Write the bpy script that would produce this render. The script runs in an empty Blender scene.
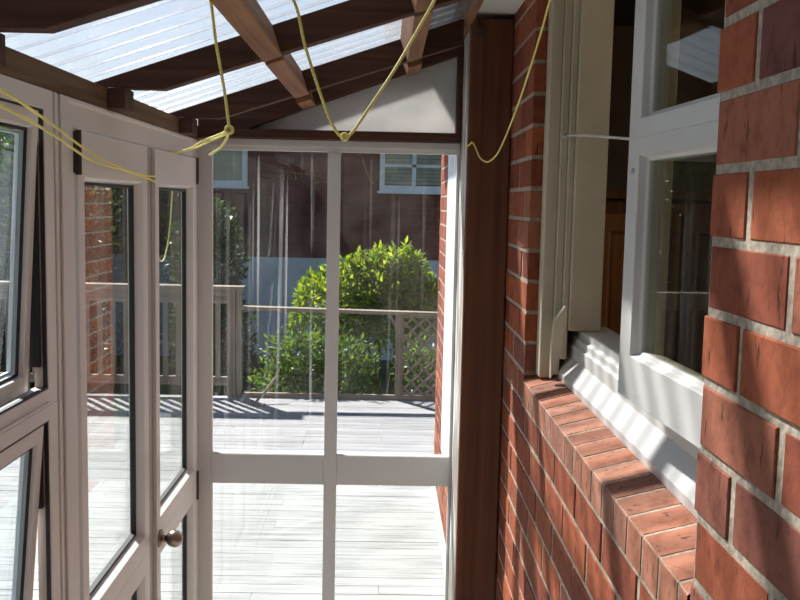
import bpy, math, random
from mathutils import Vector, noise
random.seed(7)
R = random.Random(11)
SC = bpy.context.scene
COL = SC.collection
LIFT = 1.85          # all coordinates below are measured from the eye; the deck lies 1.85 m below it

# ------------------------------------------------------------------ materials
def nt(name):
    m = bpy.data.materials.new(name); m.use_nodes = True
    t = m.node_tree; t.nodes.clear()
    out = t.nodes.new('ShaderNodeOutputMaterial')
    return m, t, out
def N(t, kind, **kw):
    n = t.nodes.new(kind)
    for k, v in kw.items():
        if k in n.inputs.keys(): n.inputs[k].default_value = v
        else: setattr(n, k, v)
    return n
def ramp(t, pts):
    n = t.nodes.new('ShaderNodeValToRGB'); e = n.color_ramp.elements
    while len(e) < len(pts): e.new(0.5)
    for i, (p, c) in enumerate(pts):
        e[i].position = p; e[i].color = (c[0], c[1], c[2], 1) if len(c) == 3 else c
    return n
def mapped(t, scale, coord='Object'):
    tc = t.nodes.new('ShaderNodeTexCoord'); mp = t.nodes.new('ShaderNodeMapping')
    mp.inputs['Scale'].default_value = scale
    t.links.new(tc.outputs[coord], mp.inputs['Vector']); return mp
def s2l(c):
    return tuple(((v/255)/12.92 if v/255 <= .04045 else ((v/255+.055)/1.055)**2.4) for v in c)

def plain(name, col, rough=.6, metal=0, spec=.5, nscale=8, namt=.12, bump=.0):
    m, t, out = nt(name)
    b = N(t, 'ShaderNodeBsdfPrincipled', Roughness=rough, Metallic=metal)
    b.inputs['Specular IOR Level'].default_value = spec
    mp = mapped(t, (nscale,)*3); no = N(t, 'ShaderNodeTexNoise', Scale=1.0, Detail=5.0)
    t.links.new(mp.outputs[0], no.inputs['Vector'])
    r = ramp(t, [(.3, [c*(1-namt) for c in col]), (.7, [min(1, c*(1+namt)) for c in col])])
    t.links.new(no.outputs[0], r.inputs[0]); t.links.new(r.outputs[0], b.inputs['Base Color'])
    if bump:
        bp = N(t, 'ShaderNodeBump', Strength=bump, Distance=.004)
        t.links.new(no.outputs[0], bp.inputs['Height']); t.links.new(bp.outputs[0], b.inputs['Normal'])
    t.links.new(b.outputs[0], out.inputs[0]); return m

def wood(name, dark, light, axis, fine=55, rough=.7, bump=.25, worn=None):
    """grain runs along axis; worn = optional flaking-paint colour"""
    m, t, out = nt(name)
    sc = [fine, fine, fine]; sc[axis] = fine*.035
    b = N(t, 'ShaderNodeBsdfPrincipled', Roughness=rough); b.inputs['Specular IOR Level'].default_value = .25
    mp = mapped(t, sc); no = N(t, 'ShaderNodeTexNoise', Scale=1.0, Detail=8.0, Distortion=.6)
    t.links.new(mp.outputs[0], no.inputs['Vector'])
    r = ramp(t, [(.28, dark), (.5, [(a+b_)/2 for a, b_ in zip(dark, light)]), (.75, light)])
    t.links.new(no.outputs[0], r.inputs[0])
    mp2 = mapped(t, (3, 3, 3)); n2 = N(t, 'ShaderNodeTexNoise', Scale=1.0, Detail=3.0)
    t.links.new(mp2.outputs[0], n2.inputs['Vector'])
    mx = N(t, 'ShaderNodeMixRGB', blend_type='MULTIPLY', Fac=.6)
    r2 = ramp(t, [(.3, (.6, .55, .5)), (.7, (1.15, 1.1, 1.05))])
    t.links.new(n2.outputs[0], r2.inputs[0]); t.links.new(r.outputs[0], mx.inputs[1]); t.links.new(r2.outputs[0], mx.inputs[2])
    last = mx.outputs[0]
    if worn:
        sc3 = [14, 14, 14]; sc3[axis] = 3
        mp3 = mapped(t, sc3); n3 = N(t, 'ShaderNodeTexNoise', Scale=1.0, Detail=7.0)
        t.links.new(mp3.outputs[0], n3.inputs['Vector'])
        r3 = ramp(t, [(.50, (0, 0, 0)), (.57, (1, 1, 1))]); t.links.new(n3.outputs[0], r3.inputs[0])
        m3 = N(t, 'ShaderNodeMixRGB'); t.links.new(r3.outputs[0], m3.inputs[0]); t.links.new(last, m3.inputs[1])
        m3.inputs[2].default_value = (*worn, 1); last = m3.outputs[0]
    t.links.new(last, b.inputs['Base Color'])
    bp = N(t, 'ShaderNodeBump', Strength=bump, Distance=.003)
    t.links.new(no.outputs[0], bp.inputs['Height']); t.links.new(bp.outputs[0], b.inputs['Normal'])
    t.links.new(b.outputs[0], out.inputs[0]); return m

def brick_mat(name):
    """colour attribute carries each brick's own clay tone; noise adds pits and soot"""
    m, t, out = nt(name)
    b = N(t, 'ShaderNodeBsdfPrincipled', Roughness=.85); b.inputs['Specular IOR Level'].default_value = .2
    at = N(t, 'ShaderNodeAttribute', attribute_name='clay')
    mp = mapped(t, (26, 26, 26)); no = N(t, 'ShaderNodeTexNoise', Scale=1.0, Detail=8.0, Roughness=.65)
    t.links.new(mp.outputs[0], no.inputs['Vector'])
    r = ramp(t, [(.3, (.62, .56, .52)), (.5, (1, 1, 1)), (.74, (1.2, 1.25, 1.3))]); t.links.new(no.outputs[0], r.inputs[0])
    mx = N(t, 'ShaderNodeMixRGB', blend_type='MULTIPLY', Fac=1.0)
    t.links.new(at.outputs['Color'], mx.inputs[1]); t.links.new(r.outputs[0], mx.inputs[2])
    mp2 = mapped(t, (75, 75, 18)); n2 = N(t, 'ShaderNodeTexNoise', Scale=1.0, Detail=4.0)
    t.links.new(mp2.outputs[0], n2.inputs['Vector'])
    r2 = ramp(t, [(.30, (.25, .2, .18)), (.37, (1, 1, 1))]); t.links.new(n2.outputs[0], r2.inputs[0])
    m2 = N(t, 'ShaderNodeMixRGB', blend_type='MULTIPLY', Fac=.8)
    t.links.new(mx.outputs[0], m2.inputs[1]); t.links.new(r2.outputs[0], m2.inputs[2])
    t.links.new(m2.outputs[0], b.inputs['Base Color'])
    bp = N(t, 'ShaderNodeBump', Strength=.5, Distance=.004)
    t.links.new(no.outputs[0], bp.inputs['Height']); t.links.new(bp.outputs[0], b.inputs['Normal'])
    t.links.new(b.outputs[0], out.inputs[0]); return m

def fresnel(t, ior):
    """same reflectance seen from either side of a thin pane"""
    g = t.nodes.new('ShaderNodeNewGeometry'); mr = N(t, 'ShaderNodeMapRange')
    mr.inputs['To Min'].default_value = ior; mr.inputs['To Max'].default_value = 1/ior
    t.links.new(g.outputs['Backfacing'], mr.inputs['Value'])
    fr = t.nodes.new('ShaderNodeFresnel'); t.links.new(mr.outputs[0], fr.inputs['IOR']); return fr

def glass(name, tint=(.93, .96, .95), streak=0.0, grime=0.02, refl=1.0, streak_seed=0):
    m, t, out = nt(name)
    tr = N(t, 'ShaderNodeBsdfTransparent', Color=(*tint, 1))
    gl = N(t, 'ShaderNodeBsdfGlossy', Roughness=.01, Color=(1, 1, 1, 1))
    fr = fresnel(t, 1.5)
    mul = N(t, 'ShaderNodeMath', operation='MULTIPLY'); mul.inputs[1].default_value = refl
    t.links.new(fr.outputs[0], mul.inputs[0])
    mx = N(t, 'ShaderNodeMixShader'); t.links.new(mul.outputs[0], mx.inputs[0]); t.links.new(tr.outputs[0], mx.inputs[1]); t.links.new(gl.outputs[0], mx.inputs[2])
    df = N(t, 'ShaderNodeBsdfDiffuse', Color=(.8, .8, .78, 1)); tl = N(t, 'ShaderNodeBsdfTranslucent', Color=(.8, .8, .78, 1))
    dm = N(t, 'ShaderNodeMixShader', Fac=.5); t.links.new(df.outputs[0], dm.inputs[1]); t.links.new(tl.outputs[0], dm.inputs[2])
    mp = mapped(t, (5, 5, 5)); no = N(t, 'ShaderNodeTexNoise', Scale=1.0, Detail=6.0); t.links.new(mp.outputs[0], no.inputs['Vector'])
    r = ramp(t, [(.35, (0, 0, 0)), (.75, (grime*2,)*3)]); t.links.new(no.outputs[0], r.inputs[0]); fac = r.outputs[0]
    if streak:
        mp2 = mapped(t, (58, 58, .8)); mp2.inputs['Location'].default_value = (streak_seed, 0, 0)
        n2 = N(t, 'ShaderNodeTexNoise', Scale=1.0, Detail=3.0); t.links.new(mp2.outputs[0], n2.inputs['Vector'])
        r2 = ramp(t, [(.60, (0, 0, 0)), (.67, (streak,)*3)]); t.links.new(n2.outputs[0], r2.inputs[0])
        mp3 = mapped(t, (7, 7, 1.1)); n3 = N(t, 'ShaderNodeTexNoise', Scale=1.0, Detail=2.0); t.links.new(mp3.outputs[0], n3.inputs['Vector'])
        r3 = ramp(t, [(.42, (0, 0, 0)), (.6, (1, 1, 1))]); t.links.new(n3.outputs[0], r3.inputs[0])
        mm = N(t, 'ShaderNodeMixRGB', blend_type='MULTIPLY', Fac=1.0); t.links.new(r2.outputs[0], mm.inputs[1]); t.links.new(r3.outputs[0], mm.inputs[2])
        ad = N(t, 'ShaderNodeMixRGB', blend_type='ADD', Fac=1.0); t.links.new(mm.outputs[0], ad.inputs[1]); t.links.new(fac, ad.inputs[2]); fac = ad.outputs[0]
    m2 = N(t, 'ShaderNodeMixShader'); t.links.new(fac, m2.inputs[0]); t.links.new(mx.outputs[0], m2.inputs[1]); t.links.new(dm.outputs[0], m2.inputs[2])
    t.links.new(m2.outputs[0], out.inputs[0]); return m

def sheet_mat(name):
    m, t, out = nt(name)
    tr = N(t, 'ShaderNodeBsdfTransparent', Color=(.90, .92, .95, 1)); tl = N(t, 'ShaderNodeBsdfTranslucent', Color=(.21, .225, .245, 1))
    gl = N(t, 'ShaderNodeBsdfGlossy', Roughness=.12, Color=(1, 1, 1, 1)); df = N(t, 'ShaderNodeBsdfDiffuse', Color=(.45, .47, .5, 1))
    mp = mapped(t, (22, 45, 22)); no = N(t, 'ShaderNodeTexNoise', Scale=1.0, Detail=7.0, Roughness=.65); t.links.new(mp.outputs[0], no.inputs['Vector'])
    r = ramp(t, [(.3, (.10,)*3), (.55, (.19,)*3), (.68, (.5,)*3)]); t.links.new(no.outputs[0], r.inputs[0])
    tc = t.nodes.new('ShaderNodeTexCoord'); sx = t.nodes.new('ShaderNodeSeparateXYZ'); t.links.new(tc.outputs['Object'], sx.inputs[0])
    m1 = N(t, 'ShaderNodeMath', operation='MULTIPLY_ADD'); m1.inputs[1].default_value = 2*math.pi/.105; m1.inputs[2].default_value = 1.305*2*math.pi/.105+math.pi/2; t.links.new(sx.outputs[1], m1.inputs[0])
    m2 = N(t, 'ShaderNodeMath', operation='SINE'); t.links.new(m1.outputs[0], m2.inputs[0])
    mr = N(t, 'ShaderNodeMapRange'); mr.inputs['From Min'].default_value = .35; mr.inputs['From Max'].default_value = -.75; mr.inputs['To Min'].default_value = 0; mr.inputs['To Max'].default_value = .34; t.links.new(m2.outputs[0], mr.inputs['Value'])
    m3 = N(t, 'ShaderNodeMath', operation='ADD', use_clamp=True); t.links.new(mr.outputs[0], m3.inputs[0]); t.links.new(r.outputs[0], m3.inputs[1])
    a = N(t, 'ShaderNodeMixShader'); t.links.new(m3.outputs[0], a.inputs[0]); t.links.new(tr.outputs[0], a.inputs[1]); t.links.new(tl.outputs[0], a.inputs[2])
    b = N(t, 'ShaderNodeMixShader', Fac=.05); t.links.new(a.outputs[0], b.inputs[1]); t.links.new(df.outputs[0], b.inputs[2])
    c = N(t, 'ShaderNodeMixShader', Fac=.05)
    t.links.new(b.outputs[0], c.inputs[1]); t.links.new(gl.outputs[0], c.inputs[2])
    t.links.new(c.outputs[0], out.inputs[0]); return m

def frosted(name):
    m, t, out = nt(name)
    tr = N(t, 'ShaderNodeBsdfTransparent', Color=(.9, .9, .9, 1)); tl = N(t, 'ShaderNodeBsdfTranslucent', Color=(.62, .61, .58, 1)); df = N(t, 'ShaderNodeBsdfDiffuse', Color=(.6, .59, .55, 1))
    mp = mapped(t, (6, 6, 9)); no = N(t, 'ShaderNodeTexNoise', Scale=1.0, Detail=5.0); t.links.new(mp.outputs[0], no.inputs['Vector'])
    r = ramp(t, [(.35, (.46, .46, .45)), (.65, (.58, .57, .55))]); t.links.new(no.outputs[0], r.inputs[0]); t.links.new(r.outputs[0], tl.inputs[0])
    a = N(t, 'ShaderNodeMixShader', Fac=.3); t.links.new(tl.outputs[0], a.inputs[1]); t.links.new(df.outputs[0], a.inputs[2])
    b = N(t, 'ShaderNodeMixShader', Fac=.12); t.links.new(a.outputs[0], b.inputs[1]); t.links.new(tr.outputs[0], b.inputs[2])
    t.links.new(b.outputs[0], out.inputs[0]); return m

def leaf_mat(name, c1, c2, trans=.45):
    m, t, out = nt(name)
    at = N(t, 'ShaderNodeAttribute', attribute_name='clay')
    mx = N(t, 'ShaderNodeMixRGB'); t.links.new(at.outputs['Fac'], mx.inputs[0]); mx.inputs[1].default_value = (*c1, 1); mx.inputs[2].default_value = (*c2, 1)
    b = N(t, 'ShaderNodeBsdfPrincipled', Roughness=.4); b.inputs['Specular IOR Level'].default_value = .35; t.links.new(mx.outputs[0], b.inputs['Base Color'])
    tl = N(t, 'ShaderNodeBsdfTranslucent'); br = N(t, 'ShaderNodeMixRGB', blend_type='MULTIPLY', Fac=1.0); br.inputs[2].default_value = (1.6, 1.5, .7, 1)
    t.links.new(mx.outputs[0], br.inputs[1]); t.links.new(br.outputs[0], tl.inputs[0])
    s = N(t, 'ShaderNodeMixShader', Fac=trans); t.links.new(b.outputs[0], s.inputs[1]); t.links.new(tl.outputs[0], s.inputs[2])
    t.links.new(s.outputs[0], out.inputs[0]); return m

def deck_mat(name):
    m, t, out = nt(name)
    b = N(t, 'ShaderNodeBsdfPrincipled', Roughness=.75); b.inputs['Specular IOR Level'].default_value = .25
    at = N(t, 'ShaderNodeAttribute', attribute_name='clay')
    mp = mapped(t, (2.2, 42, 10)); no = N(t, 'ShaderNodeTexNoise', Scale=1.0, Detail=8.0, Roughness=.65); t.links.new(mp.outputs[0], no.inputs['Vector'])
    r = ramp(t, [(.27, (.36, .35, .34)), (.45, (.8, .79, .78)), (.7, (1.1, 1.09, 1.07))]); t.links.new(no.outputs[0], r.inputs[0])
    mx = N(t, 'ShaderNodeMixRGB', blend_type='MULTIPLY', Fac=1.0); t.links.new(at.outputs['Color'], mx.inputs[1]); t.links.new(r.outputs[0], mx.inputs[2])
    t.links.new(mx.outputs[0], b.inputs['Base Color']); t.links.new(b.outputs[0], out.inputs[0]); return m

def far_brick(name):
    m, t, out = nt(name)
    b = N(t, 'ShaderNodeBsdfPrincipled', Roughness=.9)
    tc = t.nodes.new('ShaderNodeTexCoord'); sx = t.nodes.new('ShaderNodeSeparateXYZ'); cx = t.nodes.new('ShaderNodeCombineXYZ')
    t.links.new(tc.outputs['Object'], sx.inputs[0]); t.links.new(sx.outputs[0], cx.inputs[0]); t.links.new(sx.outputs[2], cx.inputs[1])
    bk = N(t, 'ShaderNodeTexBrick', Scale=1.0); t.links.new(cx.outputs[0], bk.inputs['Vector'])
    bk.inputs['Brick Width'].default_value = .24; bk.inputs['Row Height'].default_value = .086; bk.inputs['Mortar Size'].default_value = .005
    bk.inputs['Color1'].default_value = (.135, .040, .030, 1); bk.inputs['Color2'].default_value = (.095, .030, .026, 1); bk.inputs['Mortar'].default_value = (.115, .055, .045, 1)
    t.links.new(bk.outputs[0], b.inputs['Base Color']); t.links.new(b.outputs[0], out.inputs[0]); return m

def rope_mat(name):
    m, t, out = nt(name)
    b = N(t, 'ShaderNodeBsdfPrincipled', Roughness=.55)
    w = N(t, 'ShaderNodeTexWave', Scale=130.0, Distortion=1.0, bands_direction='DIAGONAL'); tc = t.nodes.new('ShaderNodeTexCoord'); t.links.new(tc.outputs['Object'], w.inputs['Vector'])
    r = ramp(t, [(.2, (.78, .68, .14)), (.7, (.95, .88, .30))]); t.links.new(w.outputs[0], r.inputs[0]); t.links.new(r.outputs[0], b.inputs['Base Color'])
    bp = N(t, 'ShaderNodeBump', Strength=.6, Distance=.001); t.links.new(w.outputs[0], bp.inputs['Height']); t.links.new(bp.outputs[0], b.inputs['Normal'])
    t.links.new(b.outputs[0], out.inputs[0]); return m

M = {}
M['brick'] = brick_mat('red clay brick')
M['mortar'] = plain('sandy mortar', (.36, .30, .225), .95, nscale=90, namt=.35, bump=.6)
M['alu'] = plain('grey powder coated metal', (.66, .635, .61), .42, nscale=3, namt=.05)
M['alu_brown_shade'] = plain('shade darkened brownish grey metal', (.36, .31, .28), .45, nscale=3, namt=.05)  # brownish strip metal, with the shade of recesses put into its colour
M['gasket'] = plain('black rubber gasket', (.012, .012, .014), .6)
M['hinge'] = plain('dark brown hinge', (.035, .025, .02), .5)
M['cream'] = plain('old cream paint', (.50, .44, .32), .5, nscale=9, namt=.10, bump=.15)
M['white'] = plain('white gloss paint', (.58, .565, .53), .4, nscale=7, namt=.06, bump=.1)
M['soffit'] = plain('off white soffit paint', (.70, .68, .64), .6, nscale=5, namt=.1)
M['post'] = wood('red brown stained post', (.085, .034, .018), (.19, .078, .040), 2, fine=26)
M['beam'] = wood('brown stained beam', (.075, .042, .018), (.20, .118, .055), 1)
M['rafter'] = wood('dark stained rafter', (.040, .016, .009), (.115, .048, .024), 0)
M['block'] = wood('orange brown blocking', (.16, .075, .036), (.36, .19, .10), 1)
M['gable'] = wood('dark brown frame stain', (.045, .020, .012), (.11, .048, .026), 0)
M['peel'] = wood('bare weathered timber', (.22, .20, .17), (.46, .43, .38), 2, worn=(.66, .65, .62))
M['deck'] = deck_mat('silvered decking')
M['rail'] = wood('greyed fence timber', (.17, .135, .10), (.40, .33, .26), 0, fine=40)
M['railv'] = wood('greyed fence upright', (.17, .135, .10), (.40, .33, .26), 2, fine=40)
M['glass'] = glass('clear glass', grime=.006)
M['glass_side'] = glass('door glass', tint=(.93, .96, .95), grime=.006, refl=.62)
M['glass_awning'] = glass('side window glass', tint=(.90, .95, .96), grime=.003, refl=.42)
M['glass_streak'] = glass('rain streaked glass', tint=(.95, .96, .97), streak=.20, grime=.010)
M['glass_hazy'] = glass('dusty glass', tint=(.95, .96, .97), streak=.06, grime=.010, streak_seed=3)
M['glass_house'] = glass('old house glass', tint=(.80, .80, .74), grime=.003, refl=.5)
M['sheet'] = sheet_mat('clear corrugated sheet')
M['frost'] = frosted('frosted panel')
M['rope'] = rope_mat('yellow cord')
M['bronze'] = plain('dull bronze', (.30, .24, .19), .32, metal=.85)
M['steel'] = plain('galvanised steel', (.45, .45, .44), .45, metal=.8)
M['leaf_bright'] = leaf_mat('lime green leaf', (.05, .13, .018), (.36, .45, .05), .5)
M['leaf_mid'] = leaf_mat('mid green leaf', (.03, .075, .018), (.17, .27, .06), .42)
M['leaf_dark'] = leaf_mat('dark green leaf', (.016, .042, .014), (.055, .105, .032), .3)
M['petal'] = plain('white petal', (.85, .85, .80), .6)
M['bark'] = wood('grey bark', (.06, .045, .03), (.18, .14, .10), 2)
M['far_brick'] = far_brick('maroon house brick')
M['plaster'] = plain('painted foundation', (.58, .66, .76), .8, nscale=3, namt=.1)
M['blind'] = plain('pale blind slats', (.72, .80, .90), .7)
M['far_white'] = plain('far white trim', (.74, .78, .82), .5)
M['tile'] = plain('dark roof tile', (.12, .08, .07), .8, nscale=20)
M['grass'] = plain('lawn', (.05, .09, .025), .9, nscale=30, namt=.4)
M['concrete'] = plain('pale concrete', (.55, .54, .52), .9, nscale=15, namt=.15, bump=.3)
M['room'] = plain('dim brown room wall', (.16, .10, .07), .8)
M['walnut'] = wood('dark polished wood', (.055, .022, .012), (.20, .085, .035), 2, fine=30, rough=.35)
M['walnut_hi'] = wood('amber veneer', (.05, .018, .008), (.50, .21, .075), 2, fine=24, rough=.35)
M['iron'] = plain('zinc gutter paint', (.55, .54, .52), .5)

# ------------------------------------------------------------------ mesh building
class MB:
    def __init__(s): s.v = []; s.f = []; s.c = []
    def add(s, pts, faces, col=None):
        o = len(s.v); s.v += [tuple(p) for p in pts]; s.f += [tuple(i+o for i in f) for f in faces]
        s.c += [col]*len(faces); return s
    def box(s, x0, x1, y0, y1, z0, z1, col=None):
        return s.hexa([(x0,y0,z0),(x1,y0,z0),(x1,y1,z0),(x0,y1,z0),(x0,y0,z1),(x1,y0,z1),(x1,y1,z1),(x0,y1,z1)], col)
    def hexa(s, p, col=None):
        return s.add(p, [(3,2,1,0),(4,5,6,7),(0,1,5,4),(1,2,6,5),(2,3,7,6),(3,0,4,7)], col)
    def prism(s, pts0, pts1, col=None):
        n = len(pts0)
        return s.add(list(pts0)+list(pts1), [tuple(range(n))[::-1], tuple(range(n, 2*n))] + [(i, (i+1) % n, n+(i+1) % n, n+i) for i in range(n)], col)
    def ring(s, rect, widths, prof, fn):
        """mitred frame: rect (u0,u1,v0,v1), widths (left,right,bottom,top); prof = closed list of (a, b, depth)"""
        u0, u1, v0, v1 = rect; L, Rr, B, T = widths; o = []
        for a, b, d in prof:
            o += [fn(u0+L*a+b, v0+B*a+b, d), fn(u1-Rr*a-b, v0+B*a+b, d), fn(u1-Rr*a-b, v1-T*a-b, d), fn(u0+L*a+b, v1-T*a-b, d)]
        n = len(prof); fs = []
        for i in range(n):
            j = (i+1) % n
            for k in range(4):
                l = (k+1) % 4; fs.append((i*4+k, i*4+l, j*4+l, j*4+k))
        return s.add(o, fs)
    def tube(s, path, r, seg=8, cap=True, r1=None):
        P = [Vector(p) for p in path]; n = len(P); rings = []
        up = None
        for i, p in enumerate(P):
            t = (P[min(i+1, n-1)]-P[max(i-1, 0)]).normalized()
            if up is None:
                up = t.cross(Vector((0.3, .2, 1))).normalized()
                if up.length < .1: up = t.cross(Vector((1, 0, 0))).normalized()
            up = (up - t*up.dot(t)).normalized(); w = t.cross(up)
            rr = r if r1 is None else r+(r1-r)*i/(n-1)
            rings.append([p+(up*math.cos(2*math.pi*k/seg)+w*math.sin(2*math.pi*k/seg))*rr for k in range(seg)])
        fs = []
        for i in range(n-1):
            for k in range(seg):
                l = (k+1) % seg; fs.append((i*seg+k, i*seg+l, (i+1)*seg+l, (i+1)*seg+k))
        if cap: fs += [tuple(range(seg))[::-1], tuple((n-1)*seg+k for k in range(seg))]
        return s.add([q for rg in rings for q in rg], fs)
    def lathe(s, c, axis, prof, seg=20):
        c = Vector(c); a = Vector(axis).normalized(); u = a.orthogonal().normalized(); w = a.cross(u); pts = []; fs = []
        for h, r in prof:
            pts += [c+a*h+(u*math.cos(2*math.pi*k/seg)+w*math.sin(2*math.pi*k/seg))*r for k in range(seg)]
        for i in range(len(prof)-1):
            for k in range(seg):
                l = (k+1) % seg; fs.append((i*seg+k, i*seg+l, (i+1)*seg+l, (i+1)*seg+k))
        fs += [tuple(range(seg))[::-1], tuple((len(prof)-1)*seg+k for k in range(seg))]
        return s.add(pts, fs)
    def build(s, name, mat, parent=None, smooth=False, bevel=0, fix=True):
        V = [Vector(p) for p in s.v]
        lo = Vector((min(p.x for p in V), min(p.y for p in V), min(p.z for p in V))); hi = Vector((max(p.x for p in V), max(p.y for p in V), max(p.z for p in V)))
        base = Vector(((lo.x+hi.x)/2, (lo.y+hi.y)/2, lo.z))
        me = bpy.data.meshes.new(name); me.from_pydata([p-base for p in V], [], s.f); me.update()
        if any(c is not None for c in s.c):
            at = me.color_attributes.new('clay', 'FLOAT_COLOR', 'CORNER'); li = 0
            for pi, pl in enumerate(me.polygons):
                c = s.c[pi] or (.5, .5, .5)
                for _ in pl.loop_indices: at.data[li].color = (*c, 1); li += 1
        if fix:
            import bmesh
            bm = bmesh.new(); bm.from_mesh(me); bmesh.ops.recalc_face_normals(bm, faces=bm.faces); bm.to_mesh(me); bm.free()
        me.materials.append(mat)
        if smooth:
            for p in me.polygons: p.use_smooth = True
        o = bpy.data.objects.new(name, me); COL.objects.link(o)
        if parent is not None:
            o.parent = parent; pw = Vector(parent['at']); o.location = base-pw
        else: o.location = base
        o['at'] = tuple(base)
        if bevel:
            b = o.modifiers.new('bevel', 'BEVEL'); b.width = bevel; b.segments = 2; b.limit_method = 'ANGLE'; b.angle_limit = .7
        return o

def thing(name, label, cat, at, group=None, kind=None):
    o = bpy.data.objects.new(name, None); COL.objects.link(o); o.location = at; o['at'] = tuple(at); o.empty_display_size = .1
    if label: o['label'] = label
    if cat: o['category'] = cat
    if group: o['group'] = group
    if kind: o['kind'] = kind
    return o
def tag(o, label=None, cat=None, group=None, kind=None):
    if label: o['label'] = label
    if cat: o['category'] = cat
    if group: o['group'] = group
    if kind: o['kind'] = kind
    return o

# ------------------------------------------------------------------ key measures
W = .395                    # face of the house brickwork
XL = -.66                   # inner face of the glazed side
YE = 3.35                   # inner face of the glazed end
DECK = -1.85
CR = .0857                  # one brick course
def zb(x): return .427+.34*x          # underside of the rafters
def zs(x): return zb(x)+.092          # roof sheet

# ------------------------------------------------------------------ brick wall of the house
def clay():
    k = R.random()
    a, b = (Vector((.335, .090, .037)), Vector((.195, .050, .028))) if R.random() < .8 else (Vector((.16, .053, .041)), Vector((.36, .125, .068)))
    c = a.lerp(b, k); return (c.x, c.y, c.z)
def brick_field(mb, X, depth, y0, y1, z0, z1, y_ref, n0=None):
    """bricks with their outer face at X (towards -X), between y0..y1, z0..z1"""
    n = math.floor((z0+.466)/CR-.001)
    while True:
        a = -.466+n*CR+.0058; b = a+CR-.0116
        if a > z1-.01: break
        a2 = max(a, z0); b2 = min(b, z1)
        if b2-a2 > .012:
            shift = .1175 if n % 2 else 0
            k0 = math.floor((y0-y_ref-shift)/.235)-1; y = y_ref+shift+k0*.235
            while y < y1:
                p = max(y+.008, y0); q = min(y+.227, y1)
                if q-p > .03:
                    j = R.uniform(-.0014, .0014); e = .0016
                    px, py = X+j, .0
                    c = clay()
                    # chamfered brick
                    o = [(px+e, p, a2), (px+e, q, a2), (px+e, q, b2), (px+e, p, b2), (px, p+e, a2+e), (px, q-e, a2+e), (px, q-e, b2-e), (px, p+e, b2-e),
                         (X+depth, p, a2), (X+depth, q, a2), (X+depth, q, b2), (X+depth, p, b2)]
                    mb.add(o, [(4,5,6,7),(0,1,5,4),(1,2,6,5),(2,3,7,6),(3,0,4,7),(8,9,1,0),(9,10,2,1),(10,11,3,2),(11,8,0,3),(8,11,10,9)], c)
                y += .235
        n += 1
WY0, WY1 = 1.142, 2.595     # window opening
SB = -.552                  # bottom of the brick-on-edge sill
bw = MB(); mo = MB()
TOPW = .60
brick_field(bw, W, .08, -.9, WY0, SB+.004, TOPW, WY0)
brick_field(bw, W, .08, WY1, 3.36, SB+.004, TOPW, WY1-.008)
brick_field(bw, W, .08, -.9, 3.36, DECK, SB, WY0)
for a, b, c, d in ((-.9, WY0-.004, SB, TOPW), (WY1+.004, 3.36, SB, TOPW), (-.9, 3.36, DECK, SB-.004)):
    mo.box(W+.0022, W+.074, a, b, c, d)
wall = bw.build('wall_right', M['brick'], fix=False); tag(wall, kind='structure')
mo.build('mortar', M['mortar'], wall)
# brick-on-edge sill
sl = MB(); sm = MB(); y = WY0+.001; first = True
while y < WY1-.01:
    wd = .031 if first else .0767
    q = min(y+wd, WY1-.002); j = R.uniform(-.0006, .0006); x0 = W-.003+j; zf = -.484+j; c = clay()
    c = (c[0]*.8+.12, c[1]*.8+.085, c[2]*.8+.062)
    P0 = [(x0, y, SB+.004), (x0, y, zf-.004), (x0+.004, y, zf), (.478, y, -.463+j), (.478, y, SB+.004)]
    P1 = [(a, q, b) for a, _, b in P0]
    sl.prism(P0, P1, c); y = q+.0098; first = False
sm.prism([(W-.002, WY0+.001, SB-.004), (W-.002, WY0+.001, -.4862), (.476, WY0+.001, -.4647), (.476, WY0+.001, SB-.004)], [(W-.002, WY1, SB-.004), (W-.002, WY1, -.4862), (.476, WY1, -.4647), (.476, WY1, SB-.004)])
so = sl.build('brick_sill', M['brick'], wall); sm.build('sill_mortar', M['mortar'], so)

# inner leaf / room behind
inn = MB()
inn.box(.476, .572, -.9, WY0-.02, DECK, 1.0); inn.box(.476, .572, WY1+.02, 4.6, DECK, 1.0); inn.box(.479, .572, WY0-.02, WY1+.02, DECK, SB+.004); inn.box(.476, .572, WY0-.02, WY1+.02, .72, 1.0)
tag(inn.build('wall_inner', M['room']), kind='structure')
rm = MB(); rm.box(3.4, 3.5, -.9, 4.6, DECK, -1.0); rm.box(3.4, 3.5, -.9, 4.6, .5, 1.0); rm.box(3.4, 3.5, -.9, .4, -1.0, .5); rm.box(3.4, 3.5, 3.6, 4.6, -1.0, .5); rm.box(.60, 3.5, -1.0, -.9, DECK, 1.0); rm.box(.60, 3.5, 4.5, 4.6, DECK, 1.0)  # opening in the unseen far wall added to let sky light in
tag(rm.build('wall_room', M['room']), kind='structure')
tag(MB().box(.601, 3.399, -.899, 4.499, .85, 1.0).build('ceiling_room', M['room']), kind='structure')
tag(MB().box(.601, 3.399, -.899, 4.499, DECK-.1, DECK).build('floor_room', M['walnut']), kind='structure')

# window_1 : house window
w1 = thing('window_1', None, None, (.5, 1.9, SB), kind='structure')
fr = MB()
def jamb(mb, s, yb):          # s=-1: far jamb, grows towards -Y from yb
    f = lambda d: yb+s*d
    def bx(x0, x1, d0, d1, z0=-.46, z1=.72):
        a, b = sorted((f(d0), f(d1))); mb.box(x0, x1, a, b, z0, z1)
    bx(.428, .460, 0, .064, -.466); bx(.4605, .480, .002, .078, -.456); bx(.4805, .496, .002, .092, -.41); bx(.4965, .580, .002, .112, -.33)
jamb(fr, -1, WY1); jamb(fr, 1, WY0)
fr.box(.505, .536, 1.765, 1.80, -.33, .72)
fr.box(.43, .60, WY0, WY1, .722, .80)
fr.build('window_frame', M['cream'], w1, bevel=.003)
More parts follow.
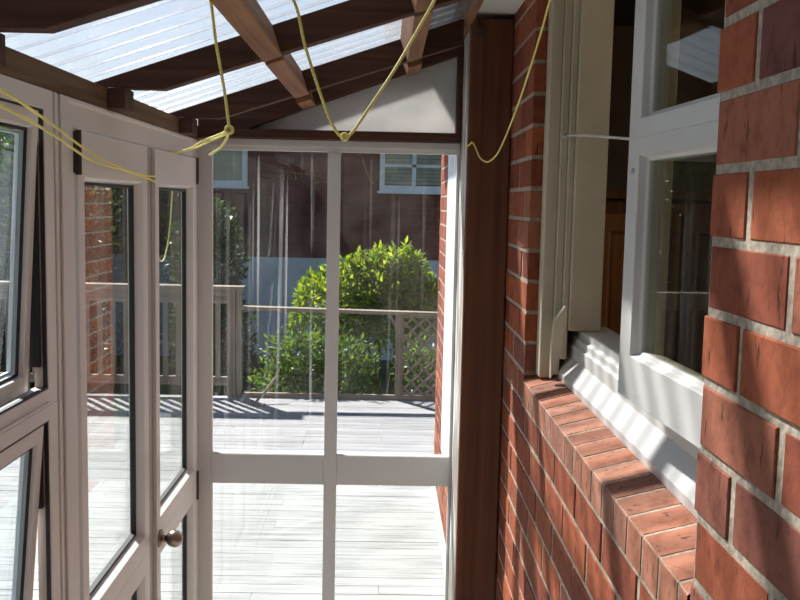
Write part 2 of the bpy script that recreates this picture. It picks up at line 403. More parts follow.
# sloped timber sill
s_ = MB()
pr = [(.4785, -.470), (.4785, -.447), (.512, -.405), (.512, -.372), (.520, -.368), (.520, -.352), (.530, -.348), (.530, -.332), (.62, -.330), (.62, -.47)]
s_.prism([(x, WY0+.003, z) for x, z in pr], [(x, WY1-.003, z) for x, z in pr])
s_.build('window_sill', M['white'], w1, bevel=.002)
HP = [(.4425, -.452), (.4425, -.365), (.447, -.300), (.474, -.258), (.480, -.262), (.480, -.300), (.462, -.415)]
wd = MB(); wd.prism([(x, 2.462, z) for x, z in HP], [(x, 2.436, z) for x, z in HP])
wd.build('sill_horn', M['cream'], w1, bevel=.002)
# open casement, hinged at the near side
hx, hy = .459, 1.085; ang = math.radians(2.6); ca, sa = math.cos(ang), math.sin(ang)
def fs(u, v, d): return (hx-u*sa-d*ca*-1 if False else hx-u*sa+d*ca, hy+u*ca+d*sa, v)   # u along sash, d into the room
SW = .608
sash = MB(); prof = [(0, 0, 0), (1, 0, 0), (1, .004, .013), (1, .010, .016), (1, .010, .042), (0, 0, .042)]
sash.ring((0, SW, -.337, .122), (.055, .062, .078, .030), prof, fs)
sash.ring((0, SW, .122, .70), (.055, .062, .032, .06), prof, fs)
sa_o = sash.build('casement_sash', M['white'], w1, bevel=.0015)
for z0, z1 in ((-.262, .094), (.152, .642)):
    g = MB(); a = [fs(u, v, .020) for u, v in ((.05, z0), (SW-.055, z0), (SW-.055, z1), (.05, z1))]; b = [fs(u, v, .024) for u, v in ((.05, z0), (SW-.055, z0), (SW-.055, z1), (.05, z1))]
    g.prism(a, b); g.build('glass_pane', M['glass_house'], sa_o)
st = MB(); st.tube([(.4745, 2.50, .187), (.462, 2.2, .166), fs(SW-.005, .1215, .02)], .0028, 6)
st.build('stay_wire', M['white'], w1)
kn = MB(); kn.lathe((.470, 2.505, .187), (-.6, -1, 0), [(0, .008), (.004, .008), (.006, .005), (.012, .004), (.013, .0)], 10)
kn.build('screw_eye', M['steel'], w1)
pn = MB(); c0 = Vector(fs(SW-.035, .064, 0)); pn.lathe(c0, (-1, -.05, 0), [(-.002, .006), (.002, .006), (.004, .004), (.0045, .0)], 10); pn.build('screw_head', M['steel'], sa_o)

# furniture in the room, glimpsed through the window
cab = thing('cabinet', 'dark carved wooden cabinet in the dim room behind the open window', 'cabinet', (1.25, 3.35, DECK))
cb = MB(); cb.box(.70, 1.95, 3.25, 3.72, DECK+.08, .03); cb.box(.68, 1.97, 3.22, 3.74, .0305, .06); cb.box(.72, 1.93, 3.27, 3.72, DECK, DECK+.0795); cb.build('body', M['walnut'], cab, bevel=.004)
for i in range(4):
    x0 = .72+i*.305
    d = MB(); d.ring((x0, x0+.295, -1.70, -.02), (.05, .05, .07, .06), [(0, 0, 0), (1, 0, 0), (1, .012, .012), (1, .012, .02), (0, 0, .02)], lambda u, v, dd: (u, 3.228+dd, v))
    d.box(x0+.062, x0+.233, 3.240, 3.247, -1.6, -.08); do = d.build('door', M['walnut_hi'] if i % 2 == 0 else M['walnut'], cab, bevel=.002)
    for zc in (-.16, -.38, -.60):
        q = MB(); ph = [(x0+.1475+.045*math.cos(t*.35)*(1-t/34), 3.236, zc+.055*math.sin(t*.35)*(1-t/34)) for t in range(30)]
        q.tube(ph, .008, 6); q.build('carved_scroll', M['walnut'], do, smooth=True)

# ------------------------------------------------------------------ corner post, soffit, gutter
po = MB(); po.box(.257, .3935, 3.03, 3.062, DECK, .585); po.box(.3125, .3935, 3.062, 3.145, DECK, .585)
tag(po.build('timber_post', M['post'], bevel=.006), 'tall reddish brown timber post standing against the brick wall', 'post')
hk = MB(); hp = [(.284+.012*math.sin(t), 3.018, .553-.012+.012*math.cos(t)) for t in [i*.4 for i in range(13)]]
hk.tube([(.284, 3.032, .575), (.284, 3.022, .570), (.284, 3.018, .553)]+hp[1:], .0026, 7)
tag(hk.build('cup_hook', M['hinge'], smooth=True), 'small dark cup hook at the top of the timber post', 'hook')
sf = MB(); sf.box(.262, .60, -.9, 6.05, .602, .618); tag(sf.build('soffit', M['soffit']), kind='structure')
fa = MB(); fa.box(.238, .2615, -.9, 6.05, .568, .80); tag(fa.build('trim_1', M['block']), kind='structure')
gu = MB(); gp = [(-.02, .70), (-.02, .80), (-.008, .80), (-.008, .712), (.222, .712), (.222, .80), (.2378, .80), (.2378, .70)]
gu.prism([(x, -.9, z) for x, z in gp], [(x, 6.05, z) for x, z in gp]); tag(gu.build('trim_6', M['iron']), kind='structure')
rf = MB(); rf.hexa([(.238, -.9, .805), (3.6, -.9, 2.0), (3.6, 6.05, 2.0), (.238, 6.05, .805), (.238, -.9, .86), (3.6, -.9, 2.06), (3.6, 6.05, 2.06), (.238, 6.05, .86)])
tag(rf.build('roof', M['tile']), kind='structure')

# ------------------------------------------------------------------ lean-to roof
bm_ = MB(); bm_.box(-.702, XL, -.9, 3.40, .2055, .256)
tag(bm_.build('beam', M['beam'], bevel=.003), 'long brown timber beam running above the door and side window', 'beam')
cut = -.535
def rafter(y0, label, x1=.236):
    t = .045; xa = -.70
    P = [(xa, .257), (cut, .257), (x1, zb(x1)), (x1, zs(x1)-.012), (xa, zs(xa)-.012)]
    P[1] = (cut, .257); P[0] = (xa, .257)
    m = MB(); m.prism([(x, y0, z) for x, z in P], [(x, y0+t, z) for x, z in P])
    return tag(m.build('rafter', M['rafter'], bevel=.003), label, 'rafter', 'rafters under the clear roof')
RY = (.74, 1.50, 2.275, 3.05)
RL = ('dark rafter overhead just outside the top of the view', 'dark rafter cut off at the top left corner, nearest rafter in view', 'dark middle rafter crossing below the clear sheets in front of two cords', 'dark far rafter running just in front of the pale triangular panel')
for y_, l_ in zip(RY[1:], RL[1:]): rafter(y_, l_)
for i, y_ in enumerate(RY[1:]):
    c = MB(); c.box(XL+.0005, -.618, y_-.02, y_+.06, .2075, .2565)
    tag(c.build('cleat', M['gable'], bevel=.002), ('short timber cleat on the beam at the far left of the view', 'short dark timber cleat on the beam under the middle rafter', 'short timber cleat on the beam in the far corner')[i], 'cleat', 'cleats under the rafter ends')
def blocking(x, y0, y1, label, drop=0):
    nx, nz = -.322, .947; w = .024; pts = []
    for u, h in ((-w, -.002-drop), (w, -.002-drop), (w, .078), (-w, .078)):
        pts.append((x+u*nz-h*.322, zb(x)+u*.322+h*nz))
    m = MB(); m.prism([(a, y0, b) for a, b in pts], [(a, y1, b) for a, b in pts])
    return tag(m.build('blocking', M['block'], bevel=.003), label, 'timber block', 'blocking between rafters')
G = .0005
blocking(-.275, RY[1]+.045+G, RY[2]-G, 'brown timber block between nearest and middle rafter, beside the hanging cord')
blocking(-.275, RY[2]+.045+G, RY[3]-G, 'brown timber block between middle and far rafter, left one of the pair')
blocking(-.275, RY[3]+.045+G, 3.299, 'short timber block end beyond the far rafter, above the panel\'s left part', .012)
blocking(.082, RY[1]+.045+G, RY[2]-G, 'brown timber block at the top edge between nearest and middle rafter, right one')
blocking(.082, RY[2]+.045+G, RY[3]-G, 'orange brown block between middle and far rafter, right one of the pair')
blocking(.082, RY[3]+.045+G, 3.299, 'orange brown block end beyond the far rafter, above the panel\'s right part', .012)
sh = MB(); ny = 660; xs = [-.84+i*(.30+.84)/6 for i in range(7)]; pts = []; fcs = []; pitch = .105
for j in range(ny+1):
    y_ = -.85+j*(3.46+.85)/ny; h = .0105*math.sin(2*math.pi*y_/pitch)
    for x in xs: pts.append((x, y_, zs(x)+.0005+.0105+h))
for j in range(ny):
    for i in range(6):
        a = j*7+i; fcs.append((a, a+1, a+8, a+7))
sh.add(pts, fcs); tag(sh.build('ceiling', M['sheet'], fix=False), kind='structure')

# ------------------------------------------------------------------ side glazing: window_2 (awning pair) and door_1
fl = lambda u, v, d: (XL+d, u, v)
def ang_l(zh, xh, a):          # top-hung sash: hinge height zh, leaning out by a
    c, s = math.cos(a), math.sin(a)
    return lambda u, v, d: (xh+d*c-(zh-v)*s, u, zh-(zh-v)*c-d*s*-1 if False else zh-(zh-v)*c+d*s)
w2 = thing('window_2', None, None, (XL-.03, 1.4, DECK), kind='structure')
f2 = MB(); pf = [(0, 0, 0), (1, 0, 0), (1, 0, -.010), (1, -.012, -.010), (1, -.012, -.026), (0, 0, -.026)]
YW0 = .80
f2.ring((YW0, 1.893, -.413, .205), (.05, .05, .033, .040), pf, fl)
f2.ring((YW0, 1.893, DECK+.02, -.413), (.05, .05, .06, .030), pf, fl)
f2.box(XL-.004, XL+.004, YW0+.01, 1.842, -.409, -.405)
f2.build('window_frame', M['alu'], w2, bevel=.002)
for z0, z1 in ((-.380, .165), (DECK+.08, -.443)):
    q = MB(); q.ring((YW0+.05, 1.843, z0, z1), (.0045,)*4, [(0, 0, -.002), (1, 0, -.002), (1, 0, -.0095), (0, 0, -.0095)], fl); q.build('frame_gasket', M['gasket'], w2)
    q = MB(); q.ring((YW0+.05, 1.843, z0, z1), (.0035,)*4, [(0, 0, -.0098), (1, 0, -.0098), (1, 0, -.0262), (0, 0, -.0262)], fl); q.build('shaded_rebate', M['alu_brown_shade'], w2)  # second ring is darker metal, laid over the reveal as painted shade
for (zt, zb0, a, n) in ((.163, -.386, 3.2, 0), (-.446, -1.74, 4.6, 1)):
    fn = ang_l(zt, XL-.004, math.radians(a)); s = MB()
    s.ring((YW0+.058, 1.826, zb0, zt), (.034, .025, .036, .034), [(0, 0, 0), (1, 0, 0), (1, .002, -.010), (1, .002, -.034), (0, 0, -.034)], fn)
    so = s.build('awning_sash', M['alu'], w2, bevel=.002)
    g = MB(); u0, u1, v0, v1 = YW0+.094, 1.799, zb0+.038, zt-.036
    g.ring((u0, u1, v0, v1), (.006,)*4, [(0, 0, -.0102), (1, 0, -.0102), (1, 0, -.0145), (0, 0, -.0145)], fn); g.build('gasket', M['gasket'], so)
    g = MB(); g.ring((u0+.0065, u1-.0065, v0+.0065, v1-.0065), (.006,)*4, [(0, 0, -.0205), (1, 0, -.0205), (1, 0, -.027), (0, 0, -.027)], fn); g.build('glazing_bead', M['far_white'], so)
    g = MB(); q = [(u0+.005, v0+.005), (u1-.005, v0+.005), (u1-.005, v1-.005), (u0+.005, v1-.005)]
    g.prism([fn(u, v, -.015) for u, v in q], [fn(u, v, -.020) for u, v in q]); g.build('glass_pane', M['glass_awning'], so)
    if n == 0:
        k = MB(); k.box(XL-.035, XL-.012, 1.829, 1.8375, -.335, .10); k.build('stay_arm_dark_fill', M['gasket'], w2)  # stay arm drawn long and black to put dark into the open gap
    else:
        k = MB(); k.box(XL-.035, XL-.012, 1.829, 1.838, -.62, -.455); k.build('stay_arm_dark_fill', M['gasket'], w2)
mu = MB(); mu.box(XL-.026, XL-.004, 1.8945, 1.951, DECK, .2045); mu.box(XL-.0035, XL+.002, 1.8985, 1.911, DECK, .2045); mu.box(XL-.0035, XL+.002, 1.935, 1.949, DECK, .2045)
tag(mu.build('trim_2', M['alu'], bevel=.0015), kind='structure')
d1 = thing('door_1', None, None, (XL-.03, 2.67, DECK), kind='structure')
df = MB(); df.ring((1.953, 3.349, DECK+.005, .2045), (.080, .046, .03, .061), [(0, 0, 0), (1, -.055, 0), (1, -.05, -.006), (1, 0, -.006), (1, 0, -.024), (1, -.008, -.024), (1, -.008, -.030), (0, 0, -.030)], fl)
df.build('door_frame', M['alu'], d1, bevel=.0015)
LP = [(0, 0, 0), (1, 0, 0), (1, .010, -.026), (1, .010, -.040), (0, 0, -.040)]
def leaf(y0, y1, xoff, tint):
    fn = lambda u, v, d: (XL-.003+xoff+d, u, v)
    m = MB(); m.ring((y0, y1, -1.01, .140), (.044, .052, .055, .098), LP, fn); m.ring((y0, y1, -1.80, -1.01), (.044, .052, .14, .058), LP, fn)
    o = m.build('door_leaf', M['alu'], d1, bevel=.0015)
    for z0, z1 in ((-.955, .042), (-1.66, -1.068)):
        u0, u1, v0, v1 = y0+.054, y1-.062, z0+.010, z1-.010
        g = MB(); g.ring((u0, u1, v0, v1), (.007,)*4, [(0, 0, -.022), (1, 0, -.022), (1, 0, -.036), (0, 0, -.036)], fn); g.build('gasket', M['gasket'], o)
        g = MB(); q = [(u0+.006, v0+.006), (u1-.006, v0+.006), (u1-.006, v1-.006), (u0+.006, v1-.006)]
        g.prism([fn(u, v, -.028) for u, v in q], [fn(u, v, -.033) for u, v in q]); g.build('glass_pane', M['glass_side'], o)
    return o
l1 = leaf(2.046, 2.640, 0, 0); l2 = leaf(2.714, 3.298, .003, 0)
ast = MB(); ast.box(XL-.030, XL-.010, 2.6405, 2.7125, -1.80, .139); ast.box(XL-.0095, XL-.006, 2.655, 2.667, -1.80, .139); ast.build('meeting_strip', M['alu_brown_shade'], l1, bevel=.001)
for y_, z0, z1 in ((2.0365, .046, .141), (3.3005, .052, .142), (3.3005, -1.075, -.972), (2.0365, -1.075, -.972)):
    h = MB(); h.lathe((XL+.001, y_+.003, z0), (0, 0, 1), [(0, .007), (z1-z0, .007)], 12); h.box(XL-.010, XL-.001, y_-.010, y_+.016, z0+.004, z1-.004); h.build('hinge', M['hinge'], d1)
kb = MB(); kc = Vector((XL+.0002, 2.750, -1.018))
kb.lathe(kc, (1, 0, 0), [(0, .027), (.004, .027), (.008, .021), (.011, .011), (.020, .010)]+[(.043-.0255*math.cos(q), .0255*math.sin(q)) for q in [.42+.2*i for i in range(14)]], 24); kb.build('door_knob', M['bronze'], l2, smooth=True)

# ------------------------------------------------------------------ glazed end: window_3 and the gable panel window_4
fe = lambda u, v, d: (u, YE-d, v)     # d towards the room
w3 = thing('window_3', None, None, (-.2, YE+.03, DECK), kind='structure')
e = MB(); pe = [(0, 0, 0), (1, 0, 0), (1, 0, -.022), (1, -.006, -.022), (1, -.006, -.05), (0, 0, -.05)]
XM0, XM1 = -.207, -.162
for u0, u1, l, r in ((-.660, XM0+.022, .046, .022), (XM0+.0221, .2575, .022, .010)):
    e.ring((u0, u1, -.972, .214), (l, r, .056, .040), pe, fe)
    e.ring((u0, u1, DECK+.004, -.972), (l, r, .06, .056), pe, fe)
e.box(XM0-.0005, XM1+.0005, YE-.006, YE-.0005, -1.79, .172)
e.box(-.614, XM0-.001, YE-.004, YE-.0005, -1.026, -.918); e.box(XM1+.001, .249, YE-.004, YE-.0005, -1.026, -.918)
e.box(-.659, .2570, YE-.012, YE-.0005, .190, .2135)
e.build('window_frame', M['alu'], w3, bevel=.0012)
for n, (u0, u1, v0, v1) in enumerate(((-.612, XM0+.001, -.914, .172), (XM1-.001, .249, -.914, .172), (-.612, XM0+.001, -1.788, -1.03), (XM1-.001, .249, -1.788, -1.03))):
    MB().box(u0, u1, YE+.026, YE+.031, v0, v1).build('glass_pane', M[('glass_streak', 'glass_hazy', 'glass', 'glass')[n]], w3)
jb = MB(); jb.box(.2585, .312, 3.0625, 3.42, DECK, .560); tag(jb.build('trim_3', M['peel'], bevel=.003), kind='structure')
w4 = thing('window_4', None, None, (0, YE, .2145), kind='structure')
gb = MB()
xa, xb = -.655, .2575
gb.box(xa, xb, 3.302, 3.40, .2150, .246)
PG = [(xa, .2465), (-.482, .2465), (.238, .512), (.238, .592), (xa, .287)]
gb.prism([(x, 3.301, z) for x, z in PG], [(x, 3.399, z) for x, z in PG])
gb.box(.2385, xb, 3.301, 3.40, .2465, .585)
gb.build('gable_frame', M['gable'], w4, bevel=.002)
bd = MB(); bd.prism([(-.48, 3.3395, .2475), (.2375, 3.3395, .2475), (.2375, 3.3395, .511)], [(-.48, 3.3455, .2475), (.2375, 3.3455, .2475), (.2375, 3.3455, .511)])
bd.build('frosted_panel', M['frost'], w4)

# ------------------------------------------------------------------ floor and deck
tag(MB().box(XL, .47, -.9, YE, DECK-.09, DECK-.002).build('floor', M['concrete']), kind='structure')
dk = MB(); y_ = -.9
while y_ < 8.72:
    x = -7.2
    while x < .34:
        XE = .62 if y_ > 6.0 else .343; ln = R.choice((2.4, 3.0, 3.6)); xe = min(x+ln, XE)
        if xe > XE-.3: xe = XE
        k = R.uniform(.33, .41); c = (k*.94, k*.945, k*.95)
        if y_ > 3.43 or xe < -.76 or True:
            x1 = xe if y_ > 3.42 else min(xe, -.765)
            if x1 > x: dk.box(x+.001, x1-.001, y_, y_+.0965, DECK-.025, DECK+R.uniform(-.001, .001), c)
        if y_ <= 3.42 and xe > -.765: break
        x = xe
    y_ += .1
tag(dk.build('deck', M['deck'], fix=False), kind='structure')
tag(MB().box(-7.2, .60, -.9, 8.72, DECK-.30, DECK-.0265).build('deck_frame', M['bark']), kind='structure')
tag(MB().box(-16, 9, -6, 30, -2.6, -2.35).build('ground', M['grass']), kind='structure')

# closed near end of the lean-to, behind the viewer
tag(MB().box(-.75, .60, -1.02, -.902, DECK, .86).build('wall_back', M['room']), kind='structure')
tag(MB().box(-.75, XL, -.9, .798, DECK, .205).build('wall_left', M['room']), kind='structure')

# house wall carrying on outside past the glazed end
ow = MB(); om = MB()
brick_field(ow, .345, .1, 3.43, 6.0, DECK, .60, 6.0-.235*20)
om.box(.3475, .60, 3.43, 5.996, DECK, .60)
o_ = ow.build('wall_outside', M['brick'], fix=False); tag(o_, kind='structure'); om.build('mortar', M['mortar'], o_)
tag(MB().box(.325, .3447, 4.2, 5.02, -1.33, .598).build('trim_4', M['far_white'], bevel=.004), kind='structure')
tag(MB().box(.326, .3447, 3.44, 5.99, DECK+.0015, DECK+.10).build('trim_5', M['white'], bevel=.004), kind='structure')

# ------------------------------------------------------------------ railings on the deck edge
FY = 8.76
fl_ = thing('balustrade', 'tall weathered timber balustrade with upright palings at the left deck edge', 'railing', (-3.2, FY, DECK))
b = MB(); b.box(-5.6, -1.30, FY-.075, FY+.075, -.83, -.80); b.build('cap_rail', M['rail'], fl_, bevel=.004)
b = MB(); b.box(-5.6, -1.46, FY-.022, FY+.022, -.965, -.831); b.build('top_rail', M['rail'], fl_)
b = MB(); b.box(-5.6, -1.46, FY-.022, FY+.022, -1.74, -1.66); b.build('bottom_rail', M['rail'], fl_)
for x0 in (-1.455, -3.45, -5.5):
    p = MB(); p.box(x0, x0+.072, FY-.045, FY+.045, DECK, -.831); p.box(x0+.078, x0+.125, FY-.040, FY+.040, DECK, -.831); p.build('post', M['railv'], fl_, bevel=.003)
x = -1.53
while x > -5.4:
    if not (-3.48 < x < -3.31): MB().box(x-.045, x, FY-.017, FY+.017, -1.659, -.966).build('paling', M['railv'], fl_)
    x -= .122
fr_ = thing('handrail', 'low weathered handrail along the far deck edge in front of the green shrub', 'railing', (-.4, FY, DECK))
b = MB(); b.prism([(-1.325, FY-.06, -.985), (.62, FY-.06, -1.012), (.62, FY-.06, -1.045), (-1.325, FY-.06, -1.018)], [(-1.325, FY+.06, -.985), (.62, FY+.06, -1.012), (.62, FY+.06, -1.045), (-1.325, FY+.06, -1.018)]); b.build('rail', M['rail'], fr_, bevel=.004)
b = MB(); b.box(-1.325, .62, FY-.02, FY+.02, DECK+.002, DECK+.045); b.build('kick_rail', M['rail'], fr_)
p = MB(); p.box(.118, .168, FY-.03, FY+.03, DECK+.0455, -1.041); p.build('post', M['railv'], fr_)
p = MB(); p.hexa([(.035, FY-.02, -1.041), (.065, FY-.02, -1.041), (.1175, FY-.02, -1.13), (.1175, FY-.02, -1.17), (.035, FY+.02, -1.041), (.065, FY+.02, -1.041), (.1175, FY+.02, -1.13), (.1175, FY+.02, -1.17)]); p.build('brace', M['railv'], fr_)
def lattice(x0, x1, z0, z1, yb, pitch, name, label):
    t = thing(name, label, 'lattice', ((x0+x1)/2, yb, z0)); m = MB()
    for sgn, yo in ((1, 0), (-1, .0085)):
        c = x0-(z1-z0)-pitch
        while c < x1+(z1-z0)+pitch:
            # line x = c + sgn*(z - z0)
            pa = []
            zz0, zz1 = z0, z1
            lo = (x0-c)*sgn+z0; hi = (x1-c)*sgn+z0
            if lo > hi: lo, hi = hi, lo
            a, bb = max(zz0, lo), min(zz1, hi)
            if bb-a > .03:
                xa_, xb_ = c+sgn*(a-z0), c+sgn*(bb-z0); w = .014
                m.hexa([(xa_-w, yb+yo, a), (xa_+w, yb+yo, a), (xa_+w, yb+yo+.008, a), (xa_-w, yb+yo+.008, a), (xb_-w, yb+yo, bb), (xb_+w, yb+yo, bb), (xb_+w, yb+yo+.008, bb), (xb_-w, yb+yo+.008, bb)])
            c += pitch
    m.build('slats', M['railv'], t)
    f = MB(); f.ring((x0, x1, z0, z1), (.02,)*4, [(0, 0, 0), (1, 0, 0), (1, 0, .004), (0, 0, .004)], lambda u, v, d: (u, yb-.0045+d, v)); f.build('frame', M['railv'], t)
lattice(.170, .615, DECK+.048, -1.048, FY-.012, .122, 'lattice_panel', 'square of diagonal timber lattice under the right end of the handrail')
stk = MB(); stk.tube([(-1.16, 8.40, DECK+.012), (-1.08, 8.52, DECK+.10), (-.985, 8.655, DECK+.22)], .013, 7); stk.tube([(-1.17, 8.39, DECK+.012), (-1.05, 8.37, DECK+.012)], .011, 7)
tag(stk.build('stick', M['rail']), 'short pale bent stick lying at the foot of the tall balustrade post', 'stick')

# ------------------------------------------------------------------ planting
def leaves(mb, blobs, n, size, fl=.35, seed=0, val=None):
    rr = random.Random(seed); tot = sum(b[1][0]*b[1][1]+b[1][0]*b[1][2]+b[1][1]*b[1][2] for b in blobs)
    for (c, r) in blobs:
        k = int(n*(r[0]*r[1]+r[0]*r[2]+r[1]*r[2])/tot)
        for _ in range(k):
            while True:
                d = Vector((rr.gauss(0, 1), rr.gauss(0, 1), rr.gauss(0, 1)))
                if d.length > .01: break
            d.normalize(); q = rr.random()**.35
            lump = 1+.30*noise.noise(Vector((d.x*2.3+c[0]*3, d.y*2.3, d.z*2.3+c[2]))) + .16*noise.noise(Vector((d.x*6+c[0], d.y*6, d.z*6)))
            p = Vector((c[0]+d.x*r[0]*q*lump, c[1]+d.y*r[1]*q*lump, c[2]+d.z*r[2]*q*lump))
            if p.y < FY+.085 and p.z < -.95: p.y = FY+.09+rr.random()*.12
            g = (d*.6+Vector((rr.gauss(0, .6), rr.gauss(0, .6), rr.gauss(.35, .5)))).normalized()
            s = g.cross(Vector((rr.gauss(0, 1), rr.gauss(0, 1), rr.gauss(0, 1)))).normalized(); u = s.cross(g)
            L = size*rr.uniform(.6, 1.25); wv = L*fl*.5
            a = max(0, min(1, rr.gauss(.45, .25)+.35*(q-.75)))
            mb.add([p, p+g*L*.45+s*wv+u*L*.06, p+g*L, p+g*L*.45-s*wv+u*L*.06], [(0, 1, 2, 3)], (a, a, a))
def shrub(name, label, cat, base, blobs, n, size, mat, stems, seed, fl=.4, group=None, flowers=0, back=1):
    if back != 1:
        base = (base[0]*back, base[1]*back, base[2]); blobs = [((a*back, b*back, c*back), (p*back, q*back, r*back)) for (a, b, c), (p, q, r) in blobs]
    t = thing(name, label, cat, base, group)
    m = MB(); leaves(m, blobs, n, size, fl, seed); m.build('foliage', M[mat], t, fix=False)
    rr = random.Random(seed+5); s = MB()
    for i in range(stems):
        c, r = blobs[i % len(blobs)]
        b0 = Vector((base[0]+rr.uniform(-.08, .08), base[1]+rr.uniform(-.06, .06), base[2])); e_ = Vector((c[0]+rr.uniform(-.5, .5)*r[0], max(FY+.12, c[1]+rr.uniform(-.3, .3)*r[1]), c[2]+.4*r[2]))
        pth = [b0.lerp(e_, k/6)+Vector((rr.gauss(0, .02), rr.gauss(0, .01), 0))*(k > 0) for k in range(7)]
        s.tube(pth, .022, 6, r1=.006)
    s.build('stems', M['bark'], t)
    if flowers:
        for i in range(flowers):
            f = MB(); c, r = blobs[rr.randrange(len(blobs))]; d = Vector((rr.gauss(0, 1), -abs(rr.gauss(0, 1)), rr.gauss(0, .8))).normalized(); p = Vector((c[0]+d.x*r[0], max(FY+.1, c[1]+d.y*r[1]), c[2]+d.z*r[2]))
            k_ = rr.uniform(.55, 1)
            for k in range(5):
                a = k*1.2566+i; f.add([p, p+Vector((math.cos(a-.55), -.5, math.sin(a-.55)))*.016*k_, p+Vector((math.cos(a), -.3, math.sin(a)))*.024*k_, p+Vector((math.cos(a+.55), -.5, math.sin(a+.55)))*.016*k_], [(0, 1, 2, 3)])
            f.build('flower_speck', M['petal'], t, fix=False)
    return t
GR = -2.35
KS = 1.09
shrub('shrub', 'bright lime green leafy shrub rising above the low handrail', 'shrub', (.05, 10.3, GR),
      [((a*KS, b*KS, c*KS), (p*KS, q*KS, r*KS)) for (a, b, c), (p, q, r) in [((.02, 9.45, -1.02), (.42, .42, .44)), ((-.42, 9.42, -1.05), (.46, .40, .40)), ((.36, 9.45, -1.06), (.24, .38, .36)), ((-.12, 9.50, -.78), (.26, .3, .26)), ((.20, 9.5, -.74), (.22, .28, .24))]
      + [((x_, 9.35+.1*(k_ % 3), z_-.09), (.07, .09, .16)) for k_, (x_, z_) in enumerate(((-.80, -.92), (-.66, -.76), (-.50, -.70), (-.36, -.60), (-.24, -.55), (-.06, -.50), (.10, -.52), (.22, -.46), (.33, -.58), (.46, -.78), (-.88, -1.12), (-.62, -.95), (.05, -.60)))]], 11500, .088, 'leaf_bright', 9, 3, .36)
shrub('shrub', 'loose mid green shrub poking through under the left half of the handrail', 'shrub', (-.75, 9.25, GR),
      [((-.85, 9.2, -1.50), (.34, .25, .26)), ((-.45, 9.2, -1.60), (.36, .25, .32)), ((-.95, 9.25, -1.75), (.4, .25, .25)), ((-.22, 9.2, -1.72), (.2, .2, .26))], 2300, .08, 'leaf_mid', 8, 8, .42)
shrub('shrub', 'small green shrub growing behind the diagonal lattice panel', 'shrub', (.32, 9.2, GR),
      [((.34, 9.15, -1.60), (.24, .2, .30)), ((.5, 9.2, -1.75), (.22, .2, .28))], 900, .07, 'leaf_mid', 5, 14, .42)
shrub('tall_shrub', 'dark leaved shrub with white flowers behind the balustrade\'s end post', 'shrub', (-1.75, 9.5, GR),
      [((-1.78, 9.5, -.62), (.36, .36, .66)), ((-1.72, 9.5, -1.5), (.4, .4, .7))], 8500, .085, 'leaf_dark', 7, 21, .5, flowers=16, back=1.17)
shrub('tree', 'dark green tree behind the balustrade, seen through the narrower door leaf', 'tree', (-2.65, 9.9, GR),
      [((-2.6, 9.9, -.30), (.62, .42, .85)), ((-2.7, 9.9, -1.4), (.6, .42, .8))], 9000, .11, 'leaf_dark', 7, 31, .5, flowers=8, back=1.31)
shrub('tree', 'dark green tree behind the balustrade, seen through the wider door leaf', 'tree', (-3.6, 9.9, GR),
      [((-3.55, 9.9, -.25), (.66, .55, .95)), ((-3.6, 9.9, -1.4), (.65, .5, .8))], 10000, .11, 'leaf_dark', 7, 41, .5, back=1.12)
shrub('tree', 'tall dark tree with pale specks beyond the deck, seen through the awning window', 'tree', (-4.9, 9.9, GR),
      [((-4.75, 9.9, -.05), (.95, .42, 1.1)), ((-4.9, 9.9, -1.3), (.9, .42, .9))], 15000, .12, 'leaf_dark', 7, 51, .5, flowers=30, back=1.31)  # white petal meshes make the pale specks of this tree

# ------------------------------------------------------------------ neighbouring house
HY = 14.0
nh = thing('neighbour_house', 'dark maroon brick house with white windows standing beyond the shrub', 'house', (-1, HY, GR))
MB().box(-9, 6, HY, HY+7, -.838, 1.0).build('wall', M['far_brick'], nh)
MB().box(-8.98, 5.98, HY-.03, HY+6.98, GR, -.8385).build('foundation', M['plaster'], nh)
m = MB(); m.hexa([(-9.5, HY-.35, 1.001), (6.5, HY-.35, 1.001), (6.5, HY+7.5, 1.001), (-9.5, HY+7.5, 1.001), (-7, HY+3.3, 1.6), (4, HY+3.3, 1.6), (4, HY+3.7, 1.6), (-7, HY+3.7, 1.6)]); m.build('roof', M['tile'], nh)
def hwin(x0, x1, z0, z1, bars, blind):
    f = MB(); f.ring((x0, x1, z0, z1), (.075, .075, .085, .07), [(0, 0, 0), (1, 0, 0), (1, 0, .045), (0, 0, .045)], lambda u, v, d: (u, HY-.05+d, v))
    f.box(x0-.03, x1+.03, HY-.09, HY-.051, z0-.035, z0)
    for bx in bars: f.box(bx-.03, bx+.03, HY-.045, HY-.01, z0+.086, z1-.071)
    if blind: f.box(x0+.076, x1-.076, HY-.045, HY-.01, z1-.44, z1-.40)
    o = f.build('window', M['far_white'], nh)
    g = MB(); g.box(x0+.07, x1-.07, HY-.022, HY-.018, z0+.08, z1-.065); g.build('glass_pane', M['glass_house'], o)
    if blind:
        s = MB(); z = z0+.10
        while z < z1-.09: s.hexa([(x0+.08, HY-.016, z), (x1-.08, HY-.016, z), (x1-.08, HY-.004, z+.012), (x0+.08, HY-.004, z+.012), (x0+.08, HY-.016, z+.004), (x1-.08, HY-.016, z+.004), (x1-.08, HY-.004, z+.05), (x0+.08, HY-.004, z+.05)]); z += .055
        s.build('blind', M['blind'], o)
    else: MB().box(x0+.08, x1-.08, HY-.012, HY-.003, z0+.09, z1-.08).build('curtain', M['blind'], o)
hwin(-3.35, -2.045, .20, .97, (), False)
hwin(-.10, 1.75, .175, .97, (.405, 1.15), True)
v = MB(); v.ring((-2.10, -1.90, -1.02, -.86), (.02,)*4, [(0, 0, 0), (1, 0, 0), (1, 0, .01), (0, 0, .01)], lambda u, w, d: (u, HY-.041+d, w))
